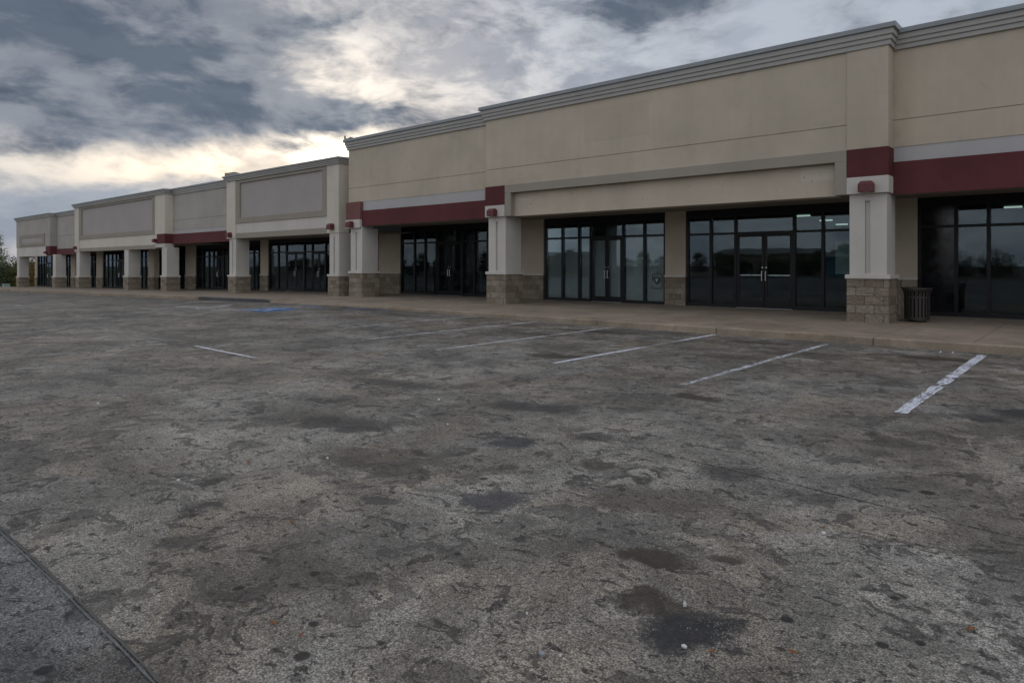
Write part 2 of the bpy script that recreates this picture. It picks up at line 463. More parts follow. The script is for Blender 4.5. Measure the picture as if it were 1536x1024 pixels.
# joints in the lot
def ribbon(mbx, pts, w, lift=.004, jit=0, wf=None):
    """flat ribbon following the lot"""
    L, Rr = [], []
    for i, (x, y) in enumerate(pts):
        a = pts[max(0, i-1)]; b = pts[min(len(pts)-1, i+1)]
        d = Vector((b[0]-a[0], b[1]-a[1])).normalized(); n = Vector((-d.y, d.x))
        ww = w*.5*(1+random.uniform(-jit, jit))*(wf(i/(len(pts)-1)) if wf else 1)
        L.append((x+n.x*ww, y+n.y*ww)); Rr.append((x-n.x*ww, y-n.y*ww))
    n0 = len(mbx.v)
    for (a, b) in zip(L, Rr):
        mbx.v.append((a[0], a[1], lot_z(*a)+lift)); mbx.v.append((b[0], b[1], lot_z(*b)+lift))
    for i in range(len(pts)-1):
        k = n0+2*i; mbx.f.append((k, k+1, k+3, k+2))
def wob(a, b, n, s):
    out = []
    o = 0
    for i in range(n+1):
        t = i/n; o = o*.8+random.uniform(-s, s)
        d = Vector((b[0]-a[0], b[1]-a[1])).normalized()
        out.append((a[0]+(b[0]-a[0])*t-d.y*o, a[1]+(b[1]-a[1])*t+d.x*o))
    return out
mb = MB()
ribbon(mb, wob((-60, 6.9), (-10.2, 5.52), 120, .015), .014, .004, .6)
ribbon(mb, wob((-10.2, 5.52), (-.3, 4.67), 80, .012), .011, .004, .7)
ribbon(mb, wob((-.3, 4.67), (12, 4.2), 60, .015), .022, .004, .5)
for X_, y0, y1 in ((-7.85, 1.1, 5.4), (-11.6, 1.1, 5.6), (-6.65, 5.4, 10.4), (-15.5, 1.1, 6), (-11.0, 6, 9)):
    ribbon(mb, wob((X_, y0), (X_+.03, y1), 50, .010), .011, .004, .7)
mb.build('pavement_joint', M['joint'])['kind'] = 'structure'
# cracks
mb = MB()
for a, b in (((-1.9, 10.6), (.9, 9.4)), ((-14, 10.2), (-9.8, 10.9)), ((-17.5, 8.3), (-12.5, 9.2)), ((-20, 9.5), (-14.5, 10.2))):
    ribbon(mb, wob(a, b, 40, .035), .018, .0045, .9)
mb.build('crack', M['joint'])['kind'] = 'structure'
# the sealed seam in front: two concrete lips and a black bead
mb = MB(); m2 = MB()
sp_ = wob((-14, 1.045), (9, .99), 240, .0025)
ribbon(mb, [(x, y+.010) for x, y in sp_], .013, .0045, .5)
mb.build('seam_sealant', M['seal'])['kind'] = 'structure'
ribbon(m2, [(x, y-.008) for x, y in sp_], .008, .0045, .6)
m2.build('seam_edge', M['seam_edge'])['kind'] = 'structure'

# ------------------------------------------------------------------ painted lines
GP = 'white parking stall lines'
stalls = [(-1.57, 7.80, 13.72, .135, 'line_near', 'near white stall line at right with its paint split across by a crack'),
          (-4.00, 7.85, 13.78, .105, 'line', 'second white stall line from the right, ending at the kerb'),
          (-6.37, 8.30, 14.00, .105, 'line_near', 'third white stall line from the right, worn away in its middle'),
          (-8.92, 8.20, 14.00, .105, 'line', 'fourth white stall line from the right, long and thin in the middle of the lot'),
          (-11.25, 8.35, 14.0, .105, 'line', 'fifth white stall line from the right, shorter, left of the long thin one'),
          (-13.6, 9.6, 14.0, .11, 'line_faint', 'faded sixth stall line, leftmost and faintest by the kerb'),
          (.85, 7.8, 13.7, .13, 'line', 'white stall line outside the right edge of the picture')]
for X_, y0, y1, w, mm, lb in stalls:
    mb = MB()
    if X_ == -1.57:
        ribbon(mb, wob((X_, y0), (X_+.02, y1), 60, .004), w, .008, .06, lambda q: 1-.9*(abs(q-.355) < .012)-.9*(abs(q-.485) < .012)-.25*(q < .3)*random.random())
    elif X_ == -6.37:
        ribbon(mb, wob((X_, y0), (X_, y1), 30, .004), w, .008, .12, lambda q: 1-.8*sm(.40, .50, q)*(1-sm(.68, .76, q)))
    else:
        ribbon(mb, wob((X_, y0), (X_, y1), 24, .004), w, .008, .12)
    tag(mb.build('parking_line', M[mm]), lb, 'parking line', GP)
mb = MB(); ribbon(mb, wob((-12.75, 5.72), (-10.25, 5.60), 12, .006), .07, .008, .15)
tag(mb.build('painted_dash', M['line_near']), 'short thin white dash along the pavement joint at left', 'road marking')
mb = MB(); ribbon(mb, [(-25.2+.35*i, 10.55+.06*i) for i in range(6)], .15, .008, .1); ribbon(mb, [(-23.4, 10.85), (-23.6, 11.3), (-23.9, 11.7), (-24.3, 12.2)], .15, .009, .1)
tag(mb.build('painted_tick', M['line_near']), 'white L shaped paint tick left of the blue patch', 'road marking')
mb = MB(); ribbon(mb, [(-23.2+.3*i, 10.35+.07*i+.008*i*i) for i in range(9)], .15, .008, .15)
tag(mb.build('aisle_line', M['line_near']), 'curved white line touching the blue accessible bay patch', 'road marking')
mb = MB(); ribbon(mb, [(-21.8+.3*i, 13.55-.06*i) for i in range(8)], .10, .008, .2); ribbon(mb, [(-19.5+.4*i, 13.7-.012*i) for i in range(7)], .10, .008, .2)
tag(mb.build('aisle_edge', M['blue']), 'worn blue line running along the foot of the kerb ramp', 'road marking')
mb = MB(); ribbon(mb, [(-22.6, 12.1), (-21.6, 12.6), (-20.9, 13.1)], .16, .008, .2); ribbon(mb, [(-21.2, 11.9), (-20.4, 12.6), (-19.7, 13.2)], .16, .008, .2)
tag(mb.build('hatch_lines', M['line_faint']), 'faded white hatch strokes between blue patch and kerb ramp', 'road marking')
# accessible-bay emblem
bay = empty('accessible_bay_marking', (-20.55, 11.6, 0), 'blue painted square with worn white wheelchair emblem', 'road marking')
mb = MB(); ribbon(mb, [(-21.35+.1*i, 11.6) for i in range(17)], 1.35, .008, .03)
o = mb.build('blue_field', M['blue'], bay); o.location = (20.55, -11.6, 0)
mb = MB()
def circ(cx, cy, r, a0, a1, n=16): return [(cx+r*math.cos(R(a0+(a1-a0)*i/n)), cy+r*math.sin(R(a0+(a1-a0)*i/n))) for i in range(n+1)]
ribbon(mb, circ(-20.6, 11.45, .27, 110, 400), .09, .012)
ribbon(mb, [(-20.62, 12.0), (-20.62, 11.6), (-20.35, 11.6), (-20.2, 11.25), (-20.08, 11.25)], .10, .013)
ribbon(mb, circ(-20.63, 12.13, .04, 0, 360, 10), .09, .012)
o = mb.build('wheelchair_emblem', M['line_near'], bay); o.location = (20.55, -11.6, 0)

# ------------------------------------------------------------------ building pieces
def blocks(x0, x1, y0, y1, z0, z1, parent, name='stone_base', courses=5, sides='FLR'):
    """split-face block cladding: a mortar core and one chamfered block per stone"""
    core = MB().box(x0+.014, x1-.014, y0+.014, y1-.014, z0-.25, z1-.004)
    b = MB(); h = (z1-z0)/courses; g = .005
    for c in range(courses):
        za, zb = z0+c*h+g, z0+(c+1)*h-g
        if c == 0: za = z0-.2
        def run(a, bb, off, put):
            t = a
            first = .2 if off else .4
            while t < bb-1e-3:
                e = min(t+first, bb)
                if bb-e < .09: e = bb
                put(t+g*(t > a), e-g*(e < bb)); t = e; first = .4
        if 'F' in sides: run(x0, x1, c % 2, lambda a, e: b.box(a, e, y0-random.uniform(0, .012), y0+.10, za, zb))
        if 'R' in sides: run(y0+.105, y1, (c+1) % 2, lambda a, e: b.box(x1-.10, x1+random.uniform(0, .012), a, e, za, zb))
        if 'L' in sides: run(y0+.105, y1, (c+1) % 2, lambda a, e: b.box(x0-random.uniform(0, .012), x0+.10, a, e, za, zb))
    o = b.build(name, M['block'], parent, bevel=.007)
    core.build('mortar', M['mortar'], parent)
    return o

def cap(x0, x1, y0, y1, z, h, parent):
    return MB().box(x0-.035, x1+.035, y0-.035, y1+.02, z, z+h).build('stone_cap', M['white'], parent, bevel=.012)

def column(bld, x0, y0, w, zt, zf, capz, mshaft, groove=True, label=None):
    """shaft with a slot down its front, block base, cap"""
    x1, y1 = x0+w, y0+w+.02
    s = MB(); a, b = x0+.05, x1-.05; yf = y0+.05; yb = y1-.04; zb = capz+.10
    if groove:
        g0, g1 = a+(b-a)*.42, a+(b-a)*.56
        s.box(a, g0, yf, yb, zb, zt); s.box(g1, b, yf, yb, zb, zt)
        s.box(g0, g1, yf+.06, yb-.05, zb, zt)
        s.box(g0, g1, yf+.001, yf+.06, zt-.17, zt); s.box(g0, g1, yf+.001, yf+.06, zb, zb+.03)
    else: s.box(a, b, yf, yb, zb, zt)
    c = s.build('column', mshaft, bld, bevel=.006, label=label)
    blocks(x0, x1, y0, y1, zf, capz, c)
    cap(x0, x1, y0, y1, capz, .10, c)
    return c

def lamp(bld, xc, yf, z0, w=.32, h=.26, d=.22):
    m = MB()
    x0, x1 = xc-w/2, xc+w/2; z1 = z0+h
    # hipped hood: box below, shoulders drawn in above
    m.box(x0, x1, yf-d, yf-.001, z0, z0+h*.72)
    n = len(m.v)
    m.v += [(x0, yf-d, z0+h*.721), (x1, yf-d, z0+h*.721), (x1, yf-.001, z0+h*.721), (x0, yf-.001, z0+h*.721),
            (x0+.05, yf-d+.06, z1), (x1-.05, yf-d+.06, z1), (x1-.05, yf-.001, z1), (x0+.05, yf-.001, z1)]
    m.f += [(n,n+1,n+2,n+3),(n+4,n+5,n+6,n+7),(n,n+1,n+5,n+4),(n+1,n+2,n+6,n+5),(n+2,n+3,n+7,n+6),(n+3,n,n+4,n+7)]
    o = m.build('wall_lamp', M['lampred'], bld, bevel=.008)
    MB().box(x0+.05, x1-.05, yf-d+.04, yf-.05, z0-.012, z0-.001).build('lens', M['paper'], o)
    return o

def cornice(bld, x0, x1, yf, z0, z1, le, re, depth=.55, label=None):
    """four stepped bands and a metal coping; le / re = the end stands free and returns"""
    h = z1-z0; b = MB()
    st = [(0, .238, .05), (.242, .462, .085), (.466, .742, .12)]
    for a, e, pr in st:
        X0 = x0-pr*le; X1 = x1+pr*re
        b.prism([(yf-pr+.008, z0+a*h), (yf-pr, z0+a*h+.012), (yf-pr, z0+e*h), (yf+depth, z0+e*h), (yf+depth, z0+a*h)], 'x', X0, X1)
    o = b.build('cornice', M['cornice'], bld, label=label)
    pr = .175
    c = MB(); X0 = x0-pr*le; X1 = x1+pr*re
    # coping laid in lengths with fine butt joints
    n = max(1, int((X1-X0)/3.05))
    for i in range(n):
        a, e = X0+(X1-X0)*i/n, X0+(X1-X0)*(i+1)/n
        c.prism([(yf-pr+.015, z0+.747*h), (yf-pr, z0+.765*h), (yf-pr, z1-.012), (yf-pr+.015, z1), (yf+depth-.01, z1+.02), (yf+depth-.01, z0+.747*h)], 'x', a+.002*(i > 0), e-.002*(i < n-1))
    c.build('coping', M['flash'], o)
    return o

def wall(bld, x0, x1, yf, z0, z1, m, joint=None, depth=.5, name='facade_wall', label=None):
    b = MB()
    if joint:
        b.box(x0, x1, yf, yf+depth, z0, joint-.011); b.box(x0, x1, yf, yf+depth, joint+.011, z1)
        b.box(x0+.02, x1-.02, yf+.022, yf+depth-.02, joint-.0109, joint+.0109)
    else: b.box(x0, x1, yf, yf+depth, z0, z1)
    return b.build(name, m, bld, label=label)

def storefront(bld, xsn, Y, zf, zbar, zhead, ztop, doors=(), paper=False, solid=(), push=False):
    """aluminium storefront: mullions, head, bar, sill, one glass mesh, door leaves. doors = index pairs of bays (a, b)"""
    f = MB(); g = MB(); w = .085; d = .13; y0 = Y; y1 = Y+d
    n = len(xsn)-1
    inner = set()
    for a, b in doors:
        for k in range(a+1, b+1): inner.add(k)
    for i, x in enumerate(xsn):
        lo = zf-.05 if i not in inner else zbar
        if i in inner and doors_wide(doors, i): continue
        f.box(x-w/2, x+w/2, y0, y1, lo, ztop)
    def spans(skip):
        cuts = [i for i in range(n+1) if i not in skip]
        return [(xsn[cuts[k]]+w/2+.001, xsn[cuts[k+1]]-w/2-.001, cuts[k], cuts[k+1]) for k in range(len(cuts)-1)]
    f.box(xsn[0]+w/2+.001, xsn[0]+w/2+.002, y0, y0+.001, zhead, zhead+.001)
    for a, b, i, j in spans(inner):
        f.box(a, b, y0+.003, y1-.003, zhead, ztop)                    # head
        f.box(a, b, y0+.004, y1-.004, zbar-.035, zbar+.035)           # transom bar
        isdoor = any(da == i for da, db in doors)
        if not isdoor: f.box(a, b, y0+.005, y1-.005, zf-.05, zf+.10)  # sill
        if i in solid: continue
        g.box(a, b, Y+.06, Y+.068, zbar+.036, zhead-.001)
        if not isdoor: g.box(a, b, Y+.06, Y+.068, zf+.101, zbar-.036)
    fo = f.build('storefront_window', M['frame'], bld, bevel=.004)
    g.build('glass', M['glass'], fo)
    for i in solid:
        MB().box(xsn[i]+w/2+.001, xsn[i+1]-w/2-.001, Y+.05, Y+.09, zf+.101, zhead-.001).build('spandrel_panel', M['black_panel'], fo)
    for a, b in doors:
        for k in range(a, b+1):
            xa, xb = xsn[k]+(w/2 if k == a else .004), xsn[k+1]-(w/2 if k == b else .004)
            dr = MB(); sw = .085; z0, z1 = zf+.012, zbar-.038
            yA, yB = Y+.02, Y+.07
            dr.box(xa+.003, xa+sw, yA, yB, z0, z1); dr.box(xb-sw, xb-.003, yA, yB, z0, z1)
            dr.box(xa+sw+.001, xb-sw-.001, yA, yB, z0, z0+.19); dr.box(xa+sw+.001, xb-sw-.001, yA, yB, z1-.09, z1)
            do = dr.build('door', M['frame'], bld, bevel=.004)
            MB().box(xa+sw+.001, xb-sw-.001, Y+.04, Y+.048, z0+.191, z1-.091).build('glass', M['glass'], do)
            right = (k == b)
            hx = xa+.055 if right else xb-.055
            h = MB(); hz = zf+1.02
            h.tube((hx, yA-.075, hz-.15), (hx, yA-.075, hz+.15), .014); h.tube((hx, yA-.075, hz-.135), (hx, yA+.0, hz-.135), .012); h.tube((hx, yA-.075, hz+.135), (hx, yA+.0, hz+.135), .012)
            h.tube((hx, yA-.012, hz+.26), (hx, yA, hz+.26), .022)
            h.build('handle', M['steel'], do)
            if push:
                MB().box(xa+sw, xb-sw, yB+.01, yB+.06, zf+1.02, zf+1.06).build('push_bar', M['steel'], do)
        MB().box(xsn[a]+.05, xsn[b+1]-.05, Y-.03, Y+.12, zf-.02, zf+.011).build('threshold', M['steel'], bld)
    if paper:
        p = MB()
        for a, b, i, j in spans(inner):
            if i in solid: continue
            isdoor = any(da == i for da, db in doors)
            zt = zhead-.03 if paper == 'full' else zbar-.05
            p.box(a+.01, b-.01, Y+.145, Y+.15, zf+.02, zt+random.uniform(-.02, 0))
        p.build('window_paper', M['paper'], fo)
    return fo
def doors_wide(doors, i): return True        # the transom over a pair of doors runs across

def pier(bld, x0, x1, Y, zf, zt, m='pale', basez=.95, label=None):
    o = MB().box(x0, x1, Y, Y+.35, zf+basez+.05, zt).build('pier', M[m], bld, bevel=.006)
    blocks(x0, x1, Y-.03, Y+.3, zf, zf+basez, o)
    MB().box(x0-.01, x1+.01, Y-.055, Y+.36, zf+basez+.001, zf+basez+.06).build('stone_cap', M['white'], o, bevel=.01)
    return o

# ================================================================== RIGHT BUILDING
RB = empty('store_building', (-6, 18, .15), 'beige empty store at right with dark red bands and a long recessed sign panel', 'building')
RB_off = (6, -18, -.15)
class Shift:                                       # children are built in world coordinates, then moved under the Empty
    pass
def settle(root):
    l = root.location
    for o in list(bpy.data.objects):
        if o.parent == root:
            o.location = (o.location.x-l.x, o.location.y-l.y, o.location.z-l.z)

# central wall (tall)
wall(RB, -16.64, -4.71, 17.72, 4.271, 6.615, M['beige'], 4.87)
wall(RB, -4.708, -3.81, 17.695, 4.271, 6.615, M['beige'], None, .62, name='pilaster')
b = MB(); b.box(-15.72, -4.712, 17.69, 17.99, 4.0, 4.269); b.box(-15.72, -15.45, 17.69, 17.99, 3.2, 3.999); b.box(-4.98, -4.712, 17.69, 17.99, 3.2, 3.999)
b.build('sign_frame', M['trim'], RB, bevel=.006)
b = MB(); b.box(-15.449, -4.981, 17.90, 18.45, 3.2, 3.995); b.build('sign_panel', M['beige'], RB)
for x0, x1 in ((-4.71, -3.80), (-16.64, -15.722)):
    MB().box(x0, x1, 17.675, 18.25, 3.2, 3.598).build('capital', M['white'], RB, bevel=.008)
MB().box(-4.70, -3.805, 17.68, 18.22, 3.60, 4.268).build('red_block', M['red'], RB)
MB().box(-16.63, -15.724, 17.68, 18.22, 3.60, 4.268).build('red_block', M['red'], RB)
MB().box(-5.85, -5.05, 17.897, 17.8999, 3.60, 3.97).build('repaint_patch', M['patch'], RB); MB().box(-15.3, -14.75, 17.897, 17.8999, 3.72, 3.78).build('repaint_patch', M['patch'], RB)
b = MB(); b.box(-12.4, -10.1, 17.717, 17.7199, 5.35, 6.35); b.build('repaint_patch', M['patch_dark'], RB)
# old sign fixings left in the panel
b = MB()
rq = random.Random(5)
for i in range(16):
    xx, zz = rq.uniform(-15, -5.2), rq.uniform(3.35, 3.85); b.tube((xx, 17.894, zz), (xx, 17.902, zz), rq.uniform(.008, .02), n=7); b.build('sign_fixing', M['mortar'], RB); b = MB()
cornice(RB, -16.66, -3.81, 17.71, 6.617, 7.10, 1, 1, .62)
# right wing
wall(RB, -3.809, 12.0, 18.2, 4.301, 6.585, M['beige'], 4.94)
MB().box(-3.805, 12.0, 18.215, 18.6, 3.941, 4.299).build('grey_band', M['grey'], RB)
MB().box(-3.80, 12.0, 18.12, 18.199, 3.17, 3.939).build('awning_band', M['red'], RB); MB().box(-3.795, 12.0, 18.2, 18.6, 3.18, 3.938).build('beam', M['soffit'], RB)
cornice(RB, -3.809, 12.0, 18.19, 6.587, 7.05, 0, 1)
# left wing
wall(RB, -24.96, -16.641, 17.85, 4.221, 6.50, M['beige'], 4.84)
MB().box(-23.95, -16.645, 17.862, 18.4, 3.831, 4.219).build('grey_band', M['grey'], RB)
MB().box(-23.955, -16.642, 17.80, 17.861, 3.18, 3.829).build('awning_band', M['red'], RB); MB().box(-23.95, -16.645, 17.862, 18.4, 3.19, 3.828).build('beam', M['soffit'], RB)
MB().box(-24.96, -23.96, 17.71, 18.4, 3.46, 4.218).build('red_block', M['red_faded'], RB, label='faded pinkish red block at the left end')
MB().box(-24.97, -23.958, 17.68, 18.4, 3.10, 3.458).build('capital', M['white'], RB, bevel=.008)
cornice(RB, -24.96, -16.70, 17.84, 6.502, 6.97, 1, 0)
# columns
column(RB, -4.72, 17.73, .91, 3.199, .15, 1.18, M['white'])
column(RB, -16.61, 17.73, .91, 3.199, .15, 1.18, M['white'])
column(RB, -24.78, 17.73, .91, 3.099, .15, 1.15, M['white'])
column(RB, 7.4, 17.73, .91, 3.179, .15, 1.18, M['white'])
for xc, z, yf in ((-4.25, 3.22, 17.675), (-16.20, 3.22, 17.675), (-24.52, 3.13, 17.68)): lamp(RB, xc, yf, z)
# soffit, roof, rear
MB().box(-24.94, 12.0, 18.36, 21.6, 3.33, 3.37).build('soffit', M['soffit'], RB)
b = MB(); 
for xx, yy in ((-13.6, 19.5), (-9.3, 19.4), (-6.6, 19.4), (-20, 19.5), (-1.5, 19.5), (2.5, 19.5)): b.tube((xx, yy, 3.315), (xx, yy, 3.335), .09, n=14); b.build('soffit_light', M['paper'], RB); b = MB()
b = MB(); b.box(-24.9, 12.0, 18.75, 44, 3.40, 6.3); b.build('roof', M['roof'], RB)
b = MB(); b.box(-24.95, -24.6, 22.0, 44, -.5, 3.38); b.box(11.7, 12.0, 18.6, 44, -.5, 3.38); b.box(-24.59, 11.69, 43.7, 44, -.5, 3.38)
b.build('side_wall', M['beige'], RB)
# interior shell
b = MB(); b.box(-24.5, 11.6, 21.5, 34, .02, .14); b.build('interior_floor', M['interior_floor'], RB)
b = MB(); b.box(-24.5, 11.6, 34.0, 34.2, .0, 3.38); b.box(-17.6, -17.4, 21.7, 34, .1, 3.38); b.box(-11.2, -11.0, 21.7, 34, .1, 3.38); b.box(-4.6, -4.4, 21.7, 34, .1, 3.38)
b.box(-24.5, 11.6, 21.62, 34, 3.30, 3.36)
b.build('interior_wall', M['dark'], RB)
# back-wall piers
for a, c in ((-27.25, -25.60), (-19.0, -16.82), (-11.48, -10.71), (-5.45, -3.87)): pier(RB, a, c, 21.25, .15, 3.335, 'beige')
storefront(RB, [-25.56, -24.64, -23.89, -23.08, -22.24, -21.44, -20.7, -19.91, -19.04], 21.3, .15, 2.55, 3.08, 3.33, [(3, 4)], paper='full')
storefront(RB, [-16.77, -15.94, -15.15, -14.62, -13.89, -13.2, -12.33, -11.52], 21.3, .15, 2.55, 3.08, 3.33, [(3, 4)], paper='door')
storefront(RB, [-10.67, -9.84, -9.0, -8.07, -7.16, -6.33, -5.49], 21.3, .15, 2.53, 3.07, 3.33, [(2, 3)], push=True)
storefront(RB, [-3.83, -2.99, -2.28, -1.45, -.55, .35, 1.25, 2.1, 3.0, 4.0, 5.0, 6.0, 7.0, 8.0], 21.3, .15, 2.54, 3.08, 3.33, [(4, 5)], solid=(0,))
pier(RB, 8.05, 11.9, 21.25, .15, 3.335, 'beige')
# lit tubes inside
for xx, yy in ((-8.05, 24.9), (-8.2, 28.0), (-8.5, 31.2), (-2.1, 25.3)):
    MB().box(xx-.22, xx+.22, yy-.07, yy+.07, 3.22, 3.27).build('ceiling_light', M['tube'], RB)
# posted sheet on the inside of the glass (right storefront)
MB().box(-6.0, -5.55, 21.385, 21.39, 1.25, 2.2).build('posted_sheet', simple('pale_green_sheet', (.22, .30, .26), .8), RB)
# shield sign painted on the low right pane
M['etch'] = simple('dark_decal', (.03, .035, .036), .6)
b = MB(); y = 21.352
def zbar(x0, x1, z0, z1): b.box(x0, x1, y, y+.004, z0, z1)
zbar(-12.06, -11.64, .69, .715); zbar(-12.0, -11.66, 1.19, 1.21); zbar(-12.04, -12.01, .95, 1.19); zbar(-11.67, -11.64, .716, 1.20); zbar(-12.07, -12.04, .716, .80); zbar(-11.85, -11.82, 1.215, 1.31)
b.prism([(-12.0, 1.08), (-11.72, 1.08), (-11.74, .98), (-11.86, .84), (-11.88, .84), (-11.97, .98)], 'y', y+.0005, y+.005)
b.build('shield_decal', M['etch'], RB)
MB().prism([(-11.92, 1.03), (-11.79, 1.03), (-11.86, .90)], 'y', y-.003, y-.001).build('shield_decal', M['paper'], RB)
# grime bits on the roof corner
b = MB()
b.box(-25.1, -25.05, 17.7, 17.76, 6.985, 7.15)
for i in range(5): b.box(-24.98+.09*i, -24.93+.09*i, 17.70, 17.78, 6.985, 6.985+random.uniform(.02, .07))
b.build('parapet_cap', M['trim'], RB)

# ================================================================== LEFT BUILDING
LB = empty('shop_row', (-45, 18, -.1), 'long low row of grey empty shops at left with framed sign panels, stepping down', 'building')
L1a, L1b = -35.86, -25.57
# L1: light pilasters, framed sign panel
wall(LB, L1a, -34.90, 17.75, 2.93, 5.985, M['pale'], None, .55, 'pilaster'); wall(LB, -26.46, L1b, 17.75, 2.95, 5.985, M['pale'], None, .55, 'pilaster')
b = MB(); b.box(-34.899, -26.461, 17.76, 18.2, 5.83, 5.984); b.box(-34.899, -26.461, 17.76, 18.2, 3.72, 4.0); b.box(-34.899, -34.47, 17.76, 18.2, 4.001, 5.829); b.box(-26.86, -26.461, 17.76, 18.2, 4.001, 5.829)
b.build('sign_frame', M['trim'], LB, bevel=.008)
MB().box(-34.469, -26.861, 17.84, 18.2, 4.002, 5.828).build('sign_panel', M['panel'], LB)
wall(LB, -34.898, -26.462, 17.80, 3.201, 3.718, M['white'], None, .4)
MB().box(-34.898, -26.462, 17.765, 18.5, 2.93, 3.199).build('beam', M['trim'], LB)
cornice(LB, L1a, L1b, 17.74, 5.987, 6.28, 1, 1, .6)
# L2
wall(LB, -43.76, L1a-.002, 18.25, 3.671, 5.85, M['grey_wall'], 4.28)
MB().box(-43.76, L1a-.002, 18.262, 18.7, 3.431, 3.669).build('grey_band', M['grey'], LB)
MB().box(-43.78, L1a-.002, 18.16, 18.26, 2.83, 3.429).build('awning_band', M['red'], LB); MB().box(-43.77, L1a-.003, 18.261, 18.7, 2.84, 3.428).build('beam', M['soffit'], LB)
cornice(LB, -43.76, L1a-.002, 18.24, 5.852, 6.24, 0, 0, .5)
# L3
wall(LB, -60.4, -59.45, 17.75, 2.55, 5.90, M['pale'], None, .55, 'pilaster'); wall(LB, -45.25, -43.78, 17.75, 3.46, 5.90, M['pale'], None, .55, 'pilaster')
MB().box(-44.95, -43.77, 17.74, 18.3, 2.86, 3.458).build('red_block', M['red'], LB); MB().box(-45.25, -44.952, 17.755, 18.3, 2.62, 3.458).build('capital', M['white'], LB)
MB().box(-44.95, -43.78, 17.755, 18.3, 2.62, 2.858).build('capital', M['white'], LB)
b = MB(); b.box(-59.449, -45.251, 17.76, 18.2, 5.76, 5.899); b.box(-59.449, -45.251, 17.76, 18.2, 3.46, 3.76); b.box(-59.449, -58.9, 17.76, 18.2, 3.761, 5.759); b.box(-45.75, -45.251, 17.76, 18.2, 3.761, 5.759)
b.build('sign_frame', M['trim'], LB, bevel=.008)
MB().box(-58.899, -45.751, 17.84, 18.2, 3.762, 5.758).build('sign_panel', M['panel'], LB)
wall(LB, -59.448, -45.252, 17.80, 2.801, 3.458, M['pale'], None, .4)
MB().box(-59.448, -45.252, 17.765, 18.5, 2.55, 2.799).build('beam', M['trim'], LB)
cornice(LB, -60.4, -43.78, 17.74, 5.902, 6.21, 1, 1, .6)
# L4
wall(LB, -66.5, -60.402, 18.25, 2.871, 5.55, M['grey_wall'], 3.95)
MB().box(-66.49, -60.402, 18.16, 18.26, 2.39, 2.869).build('awning_band', M['red'], LB); MB().box(-66.48, -60.403, 18.261, 18.7, 2.40, 2.868).build('beam', M['soffit'], LB)
cornice(LB, -66.5, -60.402, 18.24, 5.552, 5.90, 0, 0, .5)
# L5
wall(LB, -76.6, -66.52, 17.75, 3.12, 5.55, M['grey_wall'], 4.0, .6)
b = MB(); b.box(-75.4, -67.9, 17.68, 17.749, 3.95, 4.22); b.box(-75.4, -67.9, 17.68, 17.749, 3.25, 3.49); b.box(-75.4, -74.75, 17.68, 17.749, 3.491, 3.949); b.box(-68.5, -67.9, 17.68, 17.749, 3.491, 3.949)
b.build('sign_frame', M['trim'], LB)
MB().box(-74.749, -68.501, 17.71, 17.749, 3.492, 3.948).build('sign_panel', M['panel'], LB)
b = MB(); b.box(-76.6, -72.2, 17.78, 18.5, 2.30, 3.118); b.box(-72.15, -67.6, 17.78, 18.5, 2.30, 3.118); b.build('facade_wall', M['white'], LB)
MB().box(-67.598, -66.5, 17.72, 18.3, 2.40, 3.118).build('red_block', M['red'], LB)
cornice(LB, -76.6, -66.52, 17.74, 5.552, 5.87, 1, 1, .7)
# columns
for x0, zt in ((-26.36, 2.949), (-35.66, 2.929), (-44.35, 2.619), (-50.45, 2.549), (-60.15, 2.549), (-65.95, 2.399), (-76.55, 2.299)):
    zf = walk_z(x0)
    column(LB, x0, 17.73, .82, zt, zf, zf+.87, M['white'], groove=(x0 > -36))
lamp(LB, -26.05, 17.75, 3.10); lamp(LB, -35.42, 17.75, 3.0); lamp(LB, -45.1, 17.755, 2.95, .28, .22); lamp(LB, -60.0, 17.75, 2.75, .28, .22); lamp(LB, -67.3, 17.72, 2.50, .28, .18)
# soffits, roof, shell
b = MB(); b.box(-42.9, -25.0, 18.45, 21.6, 3.02, 3.06); b.box(-60.4, -42.901, 18.45, 21.6, 2.86, 2.90); b.box(-76.4, -60.401, 18.45, 20.1, 2.62, 2.66)
b.build('soffit', M['soffit'], LB)
b = MB(); b.box(-43.5, -25.57, 18.8, 40, 3.08, 5.5); b.box(-60.4, -43.501, 18.8, 40, 2.92, 5.48); b.box(-76.6, -60.401, 18.8, 40, 2.68, 5.3)
b.build('roof', M['roof'], LB)
b = MB(); b.box(-78.4, -78.1, 20.0, 40, -1.2, 2.66); b.box(-78.09, -25.1, 39.7, 40, -1.2, 2.66); b.box(-25.35, -25.05, 22.0, 40, -.5, 3.06); b.build('side_wall', M['grey_wall'], LB)
MB().box(-25.56, -24.962, 18.5, 18.9, 3.05, 6.2).build('side_wall', M['beige'], LB)
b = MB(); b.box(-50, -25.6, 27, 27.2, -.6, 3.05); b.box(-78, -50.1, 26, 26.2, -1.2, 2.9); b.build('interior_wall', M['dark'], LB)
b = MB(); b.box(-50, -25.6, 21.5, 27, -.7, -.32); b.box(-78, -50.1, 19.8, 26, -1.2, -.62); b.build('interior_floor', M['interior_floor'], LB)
ZL = .15+fall(-34)
pier(LB, -38.69, -37.77, 21.25, walk_z(-38), 3.03, 'beige', .9); pier(LB, -30.9, -28.94, 21.25, walk_z(-30), 3.03, 'beige', .9); pier(LB, -41.0, -40.5, 21.25, walk_z(-41), 3.03, 'beige', .9)
pier(LB, -49.0, -47.37, 21.25, walk_z(-48), 2.87, 'beige', .9)
def zs(a): return walk_z(a)-.02
storefront(LB, [-28.9, -28.1, -27.29], 21.3, zs(-28), 2.28, 2.80, 3.02)
